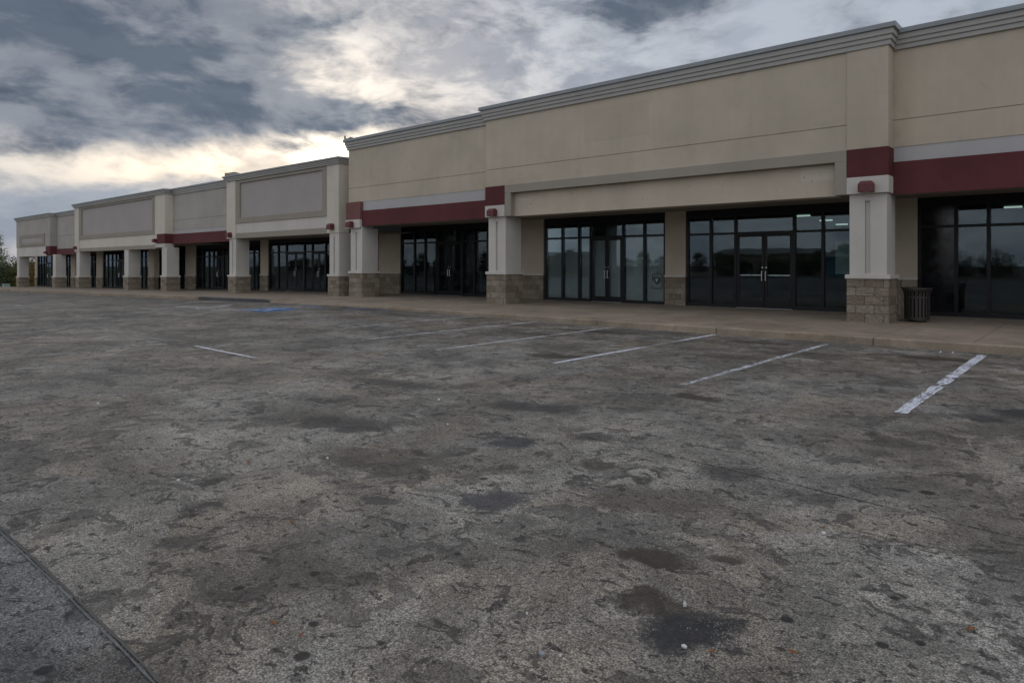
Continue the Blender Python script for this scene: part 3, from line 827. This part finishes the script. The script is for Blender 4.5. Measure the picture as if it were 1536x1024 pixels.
storefront(LB, [-37.73, -36.75, -35.87, -34.88, -33.99, -33.2, -32.55, -31.91, -30.94], 21.3, zs(-34), 2.25, 2.80, 3.02, [(2, 3), (5, 6)])
storefront(LB, [-40.46, -39.6, -38.73], 21.3, zs(-39), 2.25, 2.80, 3.02)
storefront(LB, [-47.33, -46.43, -45.55, -44.88, -44.22, -43.48, -42.85, -42.0, -41.04], 21.3, zs(-44), 2.1, 2.64, 2.86, [(3, 4)])
storefront(LB, [-50.4, -49.6, -49.04], 21.3, zs(-50), 2.0, 2.64, 2.86)
PY = 19.6
for a, c in ((-51.0, -50.0), (-61.3, -59.9), (-67.5, -66.3), (-78.0, -77.2)): pier(LB, a, c, PY-.05, walk_z(a), 2.62 if a < -60 else 2.87, 'beige', .85)
storefront(LB, [-52.4, -51.7, -51.04], PY, zs(-52), 1.9, 2.62, 2.86)
storefront(LB, [-59.86, -59.0, -58.1, -57.3, -56.5, -55.6, -54.6, -53.5, -52.44], PY, zs(-56), 1.9, 2.62, 2.86, [(3, 4)])
storefront(LB, [-62.6, -61.9, -61.34], PY, zs(-62), 1.8, 2.38, 2.62)
storefront(LB, [-68.9, -68.2, -67.54], PY, zs(-68), 1.75, 2.38, 2.62)
storefront(LB, [-77.16, -76.3, -75.4, -74.7, -74.0, -73.1, -72.2, -71.2, -70.1, -68.94], PY, zs(-74), 1.75, 2.38, 2.62, [(3, 4)])
storefront(LB, [-66.26, -65.2, -64.0, -62.64], PY, zs(-64), 1.8, 2.38, 2.62)
# posted notices on the glass
MB().box(-35.55, -35.30, 21.35, 21.354, 1.55, 1.78).build('posted_notice', M['paper_white'], LB)
MB().box(-34.45, -34.25, 21.35, 21.354, 1.60, 1.74).build('posted_notice', M['paper_white'], LB)
b = MB(); b.box(-35.75, -34.9, 17.65, 18.0, 6.30, 6.42); b.box(-35.9, -35.75, 17.66, 17.98, 6.30, 6.47)
for i in range(6): b.box(-35.7+.13*i, -35.62+.13*i, 17.7, 17.9, 6.421, 6.42+random.uniform(.02, .07))
b.build('parapet_cap', M['trim'], LB)
settle(RB); settle(LB)

# ------------------------------------------------------------------ litter bin
can = empty('litter_bin', (-3.42, 18.72, .15), 'dark slatted steel litter bin beside the block column', 'litter bin')
b = MB(); r0, H = .262, .80; ns = 22
for i in range(ns):
    a = 2*math.pi*i/ns
    ca, sa = math.cos(a), math.sin(a)
    prof = [(r0, .07), (r0, .60), (r0+.012, .70), (r0+.055, H-.005)]
    w = .025
    for (ra, za), (rb, zb) in zip(prof[:-1], prof[1:]):
        n = len(b.v)
        for r, z in ((ra, za), (rb, zb)):
            for dr in (0, .008):
                for s in (-w, w):
                    b.v.append(((r+dr)*ca-s*sa, (r+dr)*sa+s*ca, z))
        b.f += [(n,n+1,n+5,n+4),(n+2,n+6,n+7,n+3),(n,n+4,n+6,n+2),(n+1,n+3,n+7,n+5),(n,n+2,n+3,n+1),(n+4,n+5,n+7,n+6)]
b.build('slats', M['can'], can)
def ring(mbx, r, z, t, h, n=40):
    o = len(mbx.v)
    for i in range(n):
        a = 2*math.pi*i/n
        for rr, zz in ((r-t, z-h), (r+t, z-h), (r+t, z+h), (r-t, z+h)): mbx.v.append((rr*math.cos(a), rr*math.sin(a), zz))
    for i in range(n):
        j = (i+1) % n
        for k in range(4): mbx.f.append((o+4*i+k, o+4*i+(k+1) % 4, o+4*j+(k+1) % 4, o+4*j+k))
b = MB(); ring(b, r0+.06, H, .014, .012); b.build('rim', M['can'], can)
b = MB(); ring(b, r0-.004, .09, .006, .03); ring(b, r0-.004, .60, .006, .025)
b.build('hoop', M['can'], can)
b = MB(); b.tube((0, 0, .06), (0, 0, .74), r0-.04, r0-.03, 32); b.build('liner', M['black_panel'], can, smooth=False)
b = MB()
for i in range(4):
    a = R(45+90*i); b.tube((.2*math.cos(a), .2*math.sin(a), 0), (.2*math.cos(a), .2*math.sin(a), .07), .02)
b.build('feet', M['can'], can)

# ------------------------------------------------------------------ litter on the lot
def scrap(x, y, s, label, m='paper_white', name='paper_scrap', cat='litter', grp='white scraps on the pavement', hgt=.3):
    s *= .58
    b = MB(); n = 7; rot = random.uniform(0, 6.28)
    top = []; 
    for i in range(n):
        a = 2*math.pi*i/n+rot; r = s*random.uniform(.55, 1)
        top.append((r*math.cos(a)*1.25, r*math.sin(a), s*random.uniform(0, hgt)+.004))
    c = (0, 0, s*hgt*1.6+.006)
    b.v = [c]+top+[(p[0]*.9, p[1]*.9, -.002) for p in top]
    for i in range(n):
        j = (i+1) % n
        b.f += [(0, 1+i, 1+j), (1+i, 1+n+i, 1+n+j, 1+j)]
    b.f.append(tuple(range(1+n, 1+2*n))[::-1])
    o = b.build(name, M[m], smooth=False); o.location = (x, y, lot_z(x, y)+.003)
    tag(o, label, cat, grp); return o
scrap(-1.40, 2.77, .017, 'white cup lid chip standing above the large dark oil stain', hgt=1.1)
scrap(-1.19, 4.02, .020, 'white flat scrap with an orange leaf bit beside it at right', hgt=.5)
scrap(-8.23, 2.64, .030, 'white scrap alone in the far left middle of the lot', hgt=.5)
scrap(-5.61, 5.21, .030, 'white scrap near the centre of the lot, farther of two', hgt=.4)
scrap(-4.68, 4.46, .022, 'white scrap nearer of two left of the round blue stain', hgt=.4)
scrap(-4.56, 3.06, .020, 'white scrap in front of the broad dark stain', hgt=.5)
scrap(-4.88, 2.07, .024, 'thin white curl of paper at left of the lot', hgt=.2)
scrap(-1.88, 2.26, .009, 'tiny white scrap left of the foil pile', hgt=.4)
scrap(-1.64, 2.06, .030, 'crumpled grey foil piece at the front of the lot', m='flash', name='foil_scrap', hgt=.45, grp='foil scraps')
scrap(-1.58, 2.10, .012, 'small pale foil fleck behind the crumpled foil piece', name='foil_scrap', hgt=.3, grp='foil scraps')
scrap(-1.25, 2.47, .020, 'pale torn wrapper in the large dark oil stain', name='wrapper', hgt=.35, grp=None)
scrap(-2.15, 13.72, .035, 'white pebble against the kerb foot, left one of the pair', name='pebble', hgt=.7, grp='pebbles by the kerb')
scrap(-1.98, 13.78, .028, 'white pebble against the kerb foot, right one of the pair', name='pebble', hgt=.6, grp='pebbles by the kerb')
def grit(n, pick, label, m):
    b = MB(); rg = random.Random(n)
    for _ in range(n):
        x, y, r = pick(rg); z = lot_z(x, y)+.003; k = len(b.v); a0 = rg.uniform(0, 6.28)
        rs = [r*rg.uniform(.6, 1.2) for _ in range(5)]
        b.v += [(x+rs[i]*math.cos(a0+i*1.257), y+rs[i]*math.sin(a0+i*1.257), z-.002) for i in range(5)]+[(x+rg.uniform(-.3, .3)*r, y+rg.uniform(-.3, .3)*r, z+r*rg.uniform(.4, .9))]
        b.f += [(k+i, k+(i+1) % 5, k+5) for i in range(5)]
    o = b.build('grit', M[m]); tag(o, label, 'grit', kind='stuff')
grit(420, lambda g: (g.uniform(-24, 3), KY-.02-abs(g.gauss(0, .10)), g.uniform(.006, .018)), 'fine grit and gravel crumbs gathered along the kerb foot', 'mortar')
grit(260, lambda g: (g.uniform(-6, 1.5), g.uniform(1.2, 7), g.uniform(.003, .006)), 'loose stone crumbs scattered over the worn pavement', 'mortar')
def leaf(x, y, s, rot, label):
    b = MB(); n = 6
    up = []; dn = []
    for i in range(n+1):
        t = i/n; w = s*.30*math.sin(math.pi*min(1, t*1.02+.01))**.8
        z = .006+s*.16*abs(t-.5)*2*random.uniform(.7, 1)
        up.append((s*(t-.5)*1.6, w, z+.004)); dn.append((s*(t-.5)*1.6, -w, z+.003))
    mid = [(u[0], 0, u[2]-.004) for u in up]
    b.v = up+mid+dn; k = n+1
    for i in range(n):
        b.f += [(i, i+1, k+i+1, k+i), (k+i, k+i+1, 2*k+i+1, 2*k+i)]
    o = b.build('fallen_leaf', M['leaf_litter'], smooth=True)
    sd = o.modifiers.new('thick', 'SOLIDIFY'); sd.thickness = .0012
    o.location = (x, y, lot_z(x, y)+.002); o.rotation_euler = (0, 0, rot); tag(o, label, 'leaf', 'fallen leaves on the pavement')
leaf(-.91, 2.70, .028, .2, 'rust brown leaf lying right of the large dark oil stain')
leaf(-1.15, 2.50, .022, 1.2, 'small brown leaf on the right edge of the large dark oil stain')
leaf(-3.57, 2.16, .030, 2.6, 'tan leaf lying left of centre near the gum spots')
leaf(-1.22, 4.10, .020, .6, 'orange leaf fragment beside the white scrap at right')
leaf(-2.62, 1.50, .026, .4, 'orange leaf left of the pair of round gum spots')
leaf(-2.45, 1.52, .018, 1.9, 'smallest orange leaf between two round gum spots at front left')
leaf(-4.9, 2.6, .04, .2, 'brown leaf far left on the near part of the lot')
leaf(-.42, 3.35, .030, .9, 'rust brown leaf at the lower right corner of the picture')

# ------------------------------------------------------------------ trees
def leaf_mat(name, a, b):
    m, t, p, out = mat(name)
    isl = t.n('ShaderNodeNewGeometry').outputs['Random Per Island']
    t.put(p.inputs['Base Color'], t.mix(isl, a, b)); t.put(p.inputs['Roughness'], .65); t.put(p.inputs['Specular IOR Level'], .25)
    return m
M['leaf_dark'] = leaf_mat('dark_foliage', (.022, .040, .016), (.050, .075, .028))
M['leaf_mid'] = leaf_mat('mid_foliage', (.08, .11, .04), (.17, .19, .075))
M['leaf_gold'] = leaf_mat('yellowing_foliage', (.11, .095, .022), (.22, .15, .030))
M['leaf_red'] = leaf_mat('rusty_foliage', (.10, .055, .022), (.13, .10, .035))
M['bark'] = simple('bark', (.07, .055, .042), .95, 0, .3, 12, .1)

def crown_mesh(name, h, w, zb, nclump, nleaf, ls, shape, m, rnd):
    v = []; f = []
    for c in range(nclump):
        t = rnd.random(); a = rnd.uniform(0, 6.283)
        if shape == 'cone': rr = w*(1-t)**.8*rnd.uniform(.35, 1); z = zb+(h-zb)*t
        elif shape == 'bush':
            rr = w*math.sqrt(rnd.random()); z = zb+(h-zb)*t*math.sqrt(max(.05, 1-(rr/w)**2*.8))
        else:
            z = zb+(h-zb)*t; rr = w*math.sqrt(max(.03, 1-(2*t-.85)**2/1.4))*rnd.uniform(.25, 1)
        cx, cy = rr*math.cos(a), rr*math.sin(a)
        cr = w*rnd.uniform(.16, .34)
        for _ in range(nleaf):
            d = Vector((rnd.gauss(0, 1), rnd.gauss(0, 1), rnd.gauss(0, .75)))
            p = Vector((cx, cy, z))+d*cr*.55
            if p.z < zb*.8: p.z = zb*.8+rnd.random()*.2
            n = Vector((rnd.gauss(0, 1), rnd.gauss(0, 1), rnd.gauss(.5, 1))).normalized()
            u = n.orthogonal().normalized(); q = n.cross(u); s = ls*rnd.uniform(.6, 1.3)
            k = len(v)
            v += [tuple(p-u*s), tuple(p+q*s*.45), tuple(p+u*s), tuple(p-q*s*.45)]
            f.append((k, k+1, k+2, k+3))
    me = bpy.data.meshes.new(name); me.from_pydata(v, [], f); me.update(); me.materials.append(m); return me
def trunk_mesh(h, r, w, rnd):
    b = MB(); b.tube((0, 0, -.3), (.05, .03, h*.45), r, r*.7, 9); b.tube((.05, .03, h*.45), (-.03, .08, h*.85), r*.68, r*.2, 8)
    for i in range(7):
        a = i*2.4+rnd.uniform(-.4, .4); z = h*rnd.uniform(.3, .6)
        b.tube((.03, .03, z), (w*.6*math.cos(a), w*.6*math.sin(a), z+h*rnd.uniform(.15, .3)), r*.38, r*.1, 6)
    return b
KINDS = {}
def tree_kind(key, h, w, zb, nc, nl, ls, shape, m, seed, tr=.12):
    rnd = random.Random(seed)
    cm = crown_mesh('crown', h, w, zb, nc, nl, ls, shape, M[m], rnd)
    tmp = trunk_mesh(h, tr, w, rnd).build('trunk', M['bark']); tm = tmp.data; bpy.data.objects.remove(tmp)
    KINDS[key] = (cm, tm)
def tree(key, name, x, y, s, rz, label, cat='tree', group=None):
    cm, tm = KINDS[key]
    o = empty(name, (x, y, fall(x)-.06), label, cat, group); o.scale = (s, s, s); o.rotation_euler = (0, 0, rz)
    for nm, me in (('crown', cm), ('trunk', tm)):
        c = bpy.data.objects.new(nm, me); COL.objects.link(c); c.parent = o
    return o
tree_kind('spruce', 6.4, 1.7, .8, 105, 26, .10, 'cone', 'leaf_mid', 3)
tree_kind('bushy', 3.6, 2.2, .1, 150, 46, .085, 'bush', 'leaf_dark', 4, .07)
tree_kind('gold', 3.1, 1.6, .1, 110, 44, .08, 'bush', 'leaf_gold', 5, .06)
tree_kind('broad', 6.2, 2.6, 1.2, 150, 36, .13, 'round', 'leaf_dark', 6, .14)
tree_kind('mid', 5.4, 2.3, 1.0, 130, 36, .12, 'round', 'leaf_mid', 8, .13)
tree('spruce', 'conifer_tree', -95.5, 20.2, .93, .3, 'pale green pointed conifer standing above the hedge at the left edge', 'tree')
tree('gold', 'yellow_shrub', -90.2, 21.6, .95, .5, 'yellowing shrub standing just left of the row of shops', 'shrub')
tree('gold', 'orange_shrub', -91.5, 24.6, 1.25, 2.5, 'tall yellow green shrub seen through the arcade end', 'shrub')
for i, (x, y, s, lb) in enumerate([(-90.5, 19.0, .85, 'dark green shrub at the far left edge, front of the hedge'), (-94.6, 23.4, 1.12, 'dark green shrub behind the yellow shrub beside the shops'), (-97.5, 20.5, 1.1, 'dark green shrub below the pointed conifer'),
                                   (-88.6, 25.6, .9, 'dark green shrub low in the arcade opening'), (-96, 27.6, 1.3, 'dark green shrub at the back of the arcade opening'), (-97, 16.5, 1.1, 'dark green shrub outside the left edge of the picture')]):
    tree('bushy', 'dark_shrub', x, y, s, i*1.3, lb, 'shrub', 'dark shrubs past the end of the shops')
# utility boxes by the far corner
M['utility'] = simple('pale_green_enamel', (.28, .36, .34), .5)
for x, y, s, lb in ((-82.6, 18.3, .7, 'pale green utility box at the far left corner column'), (-83.5, 21.4, .8, 'small pale box on the ground in the arcade end opening')):
    b = MB(); b.box(-.5, .5, -.35, .35, 0, .55); b.box(-.53, .53, -.38, .38, .551, .62); b.box(-.42, -.02, -.365, -.351, .08, .5); b.box(.02, .42, -.365, -.351, .08, .5)
    o = b.build('utility_box', M['utility'], bevel=.015); o.location = (x, y, fall(x)-.05); o.scale = (s, s, s); tag(o, lb, 'utility box', 'utility boxes')
# tree row and low sheds across the road, which the shop glass mirrors
rnd = random.Random(11)
i = 0; x = -190
while x < 40:
    k = rnd.choice(['broad', 'mid', 'broad', 'bushy'])
    tree(k, 'roadside_tree', x, -66+rnd.uniform(-7, 5), rnd.uniform(.5, .85)*(1.4 if k == 'bushy' else 1), rnd.uniform(0, 6), 'roadside tree in the row across the road mirrored in the shop glass', 'tree', 'trees across the road')
    x += rnd.uniform(1.8, 5.0); i += 1
def shed(x0, x1, y0, h, m, lb):
    r = empty('roadside_shed', ((x0+x1)/2, y0, fall(x0)), lb, 'building', 'sheds across the road')
    z = fall(x0)
    w = MB().box(x0, x1, y0-9, y0, z-.5, z+h).build('wall', m, r)
    MB().prism([(y0-9.4, z+h), (y0+.4, z+h), (y0+.4, z+h+.25), (y0-4.5, z+h+1.2), (y0-9.4, z+h+.25)], 'x', x0-.3, x1+.3).build('roof', M['roof'], r)
    b = MB()
    xx = x0+1.5
    while xx < x1-2: b.box(xx, xx+1.6, y0+.001, y0+.06, z+.9, z+2.3); xx += 3.4
    b.build('window', M['black_panel'], r)
    settle(r)
M['shed_blue'] = simple('blue_cladding', (.06, .16, .24), .7); M['shed_tan'] = simple('tan_cladding', (.28, .23, .17), .8)
shed(-52, -36, -72, 3.6, M['shed_tan'], 'tan low shed across the road'); shed(-30, -20, -60, 2.6, M['shed_blue'], 'blue low shed across the road'); shed(-110, -84, -74, 4, M['shed_tan'], 'long tan shed across the road')

# ------------------------------------------------------------------ sky
HEAD = R(131)
Fv = (math.cos(HEAD), math.sin(HEAD)); Rv = (Fv[1], -Fv[0])
W = bpy.data.worlds.new('World'); S.world = W; W.use_nodes = True
nt = W.node_tree; nt.nodes.clear(); t = NT(nt); t.dim = '2D'
SUN_AZ, SUN_EL = R(-15.6), R(9.9)               # azimuth right of the street axis used below, elevation
d = t.n('ShaderNodeTexCoord').outputs['Generated']
d = t.vm('NORMALIZE', d)
dx, dy, dz = t.sep(d)
az = t.m('ARCTAN2', t.vm('DOT_PRODUCT', d, (*Rv, 0)), t.vm('DOT_PRODUCT', d, (*Fv, 0)))
el = t.m('ARCSINE', dz)
t.dim = '3D'
Pd = t.vm('MULTIPLY', d, (1, 1, 2.4))
wp = t.vm('ADD', Pd, t.vm('MULTIPLY', t.vm('SUBTRACT', t.nt_color(Pd, 4, 3), (.5, .5, .5)), (.10, .10, .16)))
n1 = t.noise(wp, 2.6, 8, .58)
n2 = t.noise(wp, 13.0, 6, .58)
n3 = t.noise(t.vm('ADD', wp, (13, 4, 0)), 5.2, 7, .58)
cl = t.m('ADD', t.m('MULTIPLY', n1, .50), t.m('ADD', t.m('MULTIPLY', n2, .85), t.m('MULTIPLY', n3, .60)))
cl = t.m('SUBTRACT', cl, .485)
def lobe(a0, e0, sa, se, amp):
    u = t.m('DIVIDE', t.m('SUBTRACT', az, R(a0)), R(sa)); v = t.m('DIVIDE', t.m('SUBTRACT', el, R(e0)), R(se))
    q = t.m('ADD', t.m('MULTIPLY', u, u), t.m('MULTIPLY', v, v))
    return t.m('MULTIPLY', t.m('EXPONENT', t.m('MULTIPLY', q, -1)), amp)
LOBES = [(-35, 15.5, 17, 6, .46), (-29, 17.5, 13, 3.6, .44), (-34, 11.6, 14, 3.0, .40), (-20, 12.2, 7.5, 1.7, .30), (-12, 12.0, 4.5, 1.1, .18), (-8, 20.5, 8, 1.8, .20), (12.5, 20.3, 5.0, 1.4, .34), (-35, 3.4, 16, 1.9, .55), (-23, 6.0, 7, 1.1, .42),
         (-31, 6.9, 9, .9, -.26), (-21, 8.6, 5, .7, -.12), (-13.5, 9.9, 3.0, 1.1, -.22), (-2, 15.5, 6, 2.6, -.08), (3, 13, 8, 3, -.06), (-14.5, 16.4, 4.5, 1.2, -.14), (24, 21, 8, 4, .04)]
bias = None
for L_ in LOBES:
    q = lobe(*L_); bias = q if bias is None else t.m('ADD', bias, q)
dens = t.m('ADD', cl, bias)
D = t.step(dens, .42, .86)
# brightness of the thin sky behind the clouds
sdir = Vector((Fv[0]*math.cos(SUN_AZ)*math.cos(SUN_EL)+Rv[0]*math.sin(SUN_AZ)*math.cos(SUN_EL), Fv[1]*math.cos(SUN_AZ)*math.cos(SUN_EL)+Rv[1]*math.sin(SUN_AZ)*math.cos(SUN_EL), math.sin(SUN_EL)))
cs = t.m('MAXIMUM', t.vm('DOT_PRODUCT', d, tuple(sdir)), 0)
g1 = t.m('POWER', cs, 26); g2 = t.m('POWER', cs, 220); g3 = t.m('POWER', cs, 900)
sky = t.n('ShaderNodeTexSky', sky_type='NISHITA'); sky.sun_disc = False; sky.sun_elevation = SUN_EL; sky.sun_rotation = math.atan2(sdir.x, sdir.y)
sky.air_density = 1.2; sky.dust_density = 2.5
# sky raised behind the viewer and overhead, to light walls and lot
back = t.step(t.vm('DOT_PRODUCT', d, (*Fv, 0)), .62, -.25)
back = t.m('MAXIMUM', back, t.step(dz, .42, .85))
base = t.mix(.93, t.vm('MULTIPLY', sky.outputs[0], (.10, .10, .10)), t.mix(back, (.285, .315, .37), (.575, .585, .605)))
bright = t.vm('ADD', base, t.vm('MULTIPLY', (.14, .13, .115), t.comb(g1, g1, g1)))
bright = t.vm('ADD', bright, t.vm('MULTIPLY', (.14, .13, .10), t.comb(g2, g2, g2)))
bright = t.vm('ADD', bright, t.vm('MULTIPLY', (.40, .365, .30), t.comb(g3, g3, g3)))
lowb = lobe(-27, 7.4, 15, 1.6, 1.0)
bright = t.vm('ADD', bright, t.vm('MULTIPLY', (.21, .155, .08), t.comb(lowb, lowb, lowb)))
tn = t.m('ADD', t.m('MULTIPLY', t.m('SUBTRACT', n2, .5), 1.5), t.m('ADD', t.m('MULTIPLY', t.m('SUBTRACT', n1, .5), 1.2), t.m('MULTIPLY', t.m('SUBTRACT', n3, .5), 1.8)))
dark = t.mix(t.step(t.m('ADD', dens, t.m('MULTIPLY', tn, 1.8)), .55, 1.75), (.168, .184, .216), (.074, .093, .126))
dark = t.mix(t.m('MULTIPLY', t.m('SUBTRACT', 1, t.step(el, R(4.5), R(8.5))), .85), dark, (.235, .262, .305))
dark = t.mix(back, dark, (.40, .42, .46))
dark = t.mix(g1, dark, t.vm('MULTIPLY', dark, (1.30, 1.26, 1.2)))
skyc = t.mix(D, bright, dark)
# small ripples of altocumulus over everything
rip = t.step(t.noise(t.vm('ADD', wp, (5, 9, 0)), 8.5, 7, .60), .42, .62)
skyc = t.vm('MULTIPLY', skyc, t.mix(t.m('MULTIPLY', rip, t.m('MULTIPLY', t.remap(D, 0, 1, 1.0, .45), t.m('SUBTRACT', 1, t.m('MULTIPLY', t.step(az, R(2), R(20)), .6)))), (1.07, 1.07, 1.06), (.60, .635, .70)))
below = t.mix(t.step(dz, -.03, .0), (.12, .12, .11), skyc)
bg = t.n('ShaderNodeBackground'); t.put(bg.inputs[0], t.vm('MULTIPLY', below, (10, 10, 10))); bg.inputs[1].default_value = .1
wo = t.n('ShaderNodeOutputWorld'); t.L.new(bg.outputs[0], wo.inputs[0])

sl = bpy.data.lights.new('sun', 'SUN'); sl.energy = .5; sl.angle = R(25); sl.color = (1, .93, .82)
so = bpy.data.objects.new('sun', sl); COL.objects.link(so)
so.rotation_euler = sdir.to_track_quat('Z', 'Y').to_euler(); so.location = (0, 0, 30)

# ------------------------------------------------------------------ camera
cd = bpy.data.cameras.new('camera'); cam = bpy.data.objects.new('camera', cd); COL.objects.link(cam)
cam.location = (0, 0, 1.5); cam.rotation_euler = (R(90), 0, HEAD-R(90))
cd.sensor_width = 36; cd.lens = 1025/1536*36; cd.shift_y = -(512-398)/1536; cd.clip_end = 5000; cd.clip_start = .05
S.camera = cam
S.view_settings.view_transform = 'Standard'; S.view_settings.look = 'None'; S.view_settings.exposure = .57; S.view_settings.gamma = 1
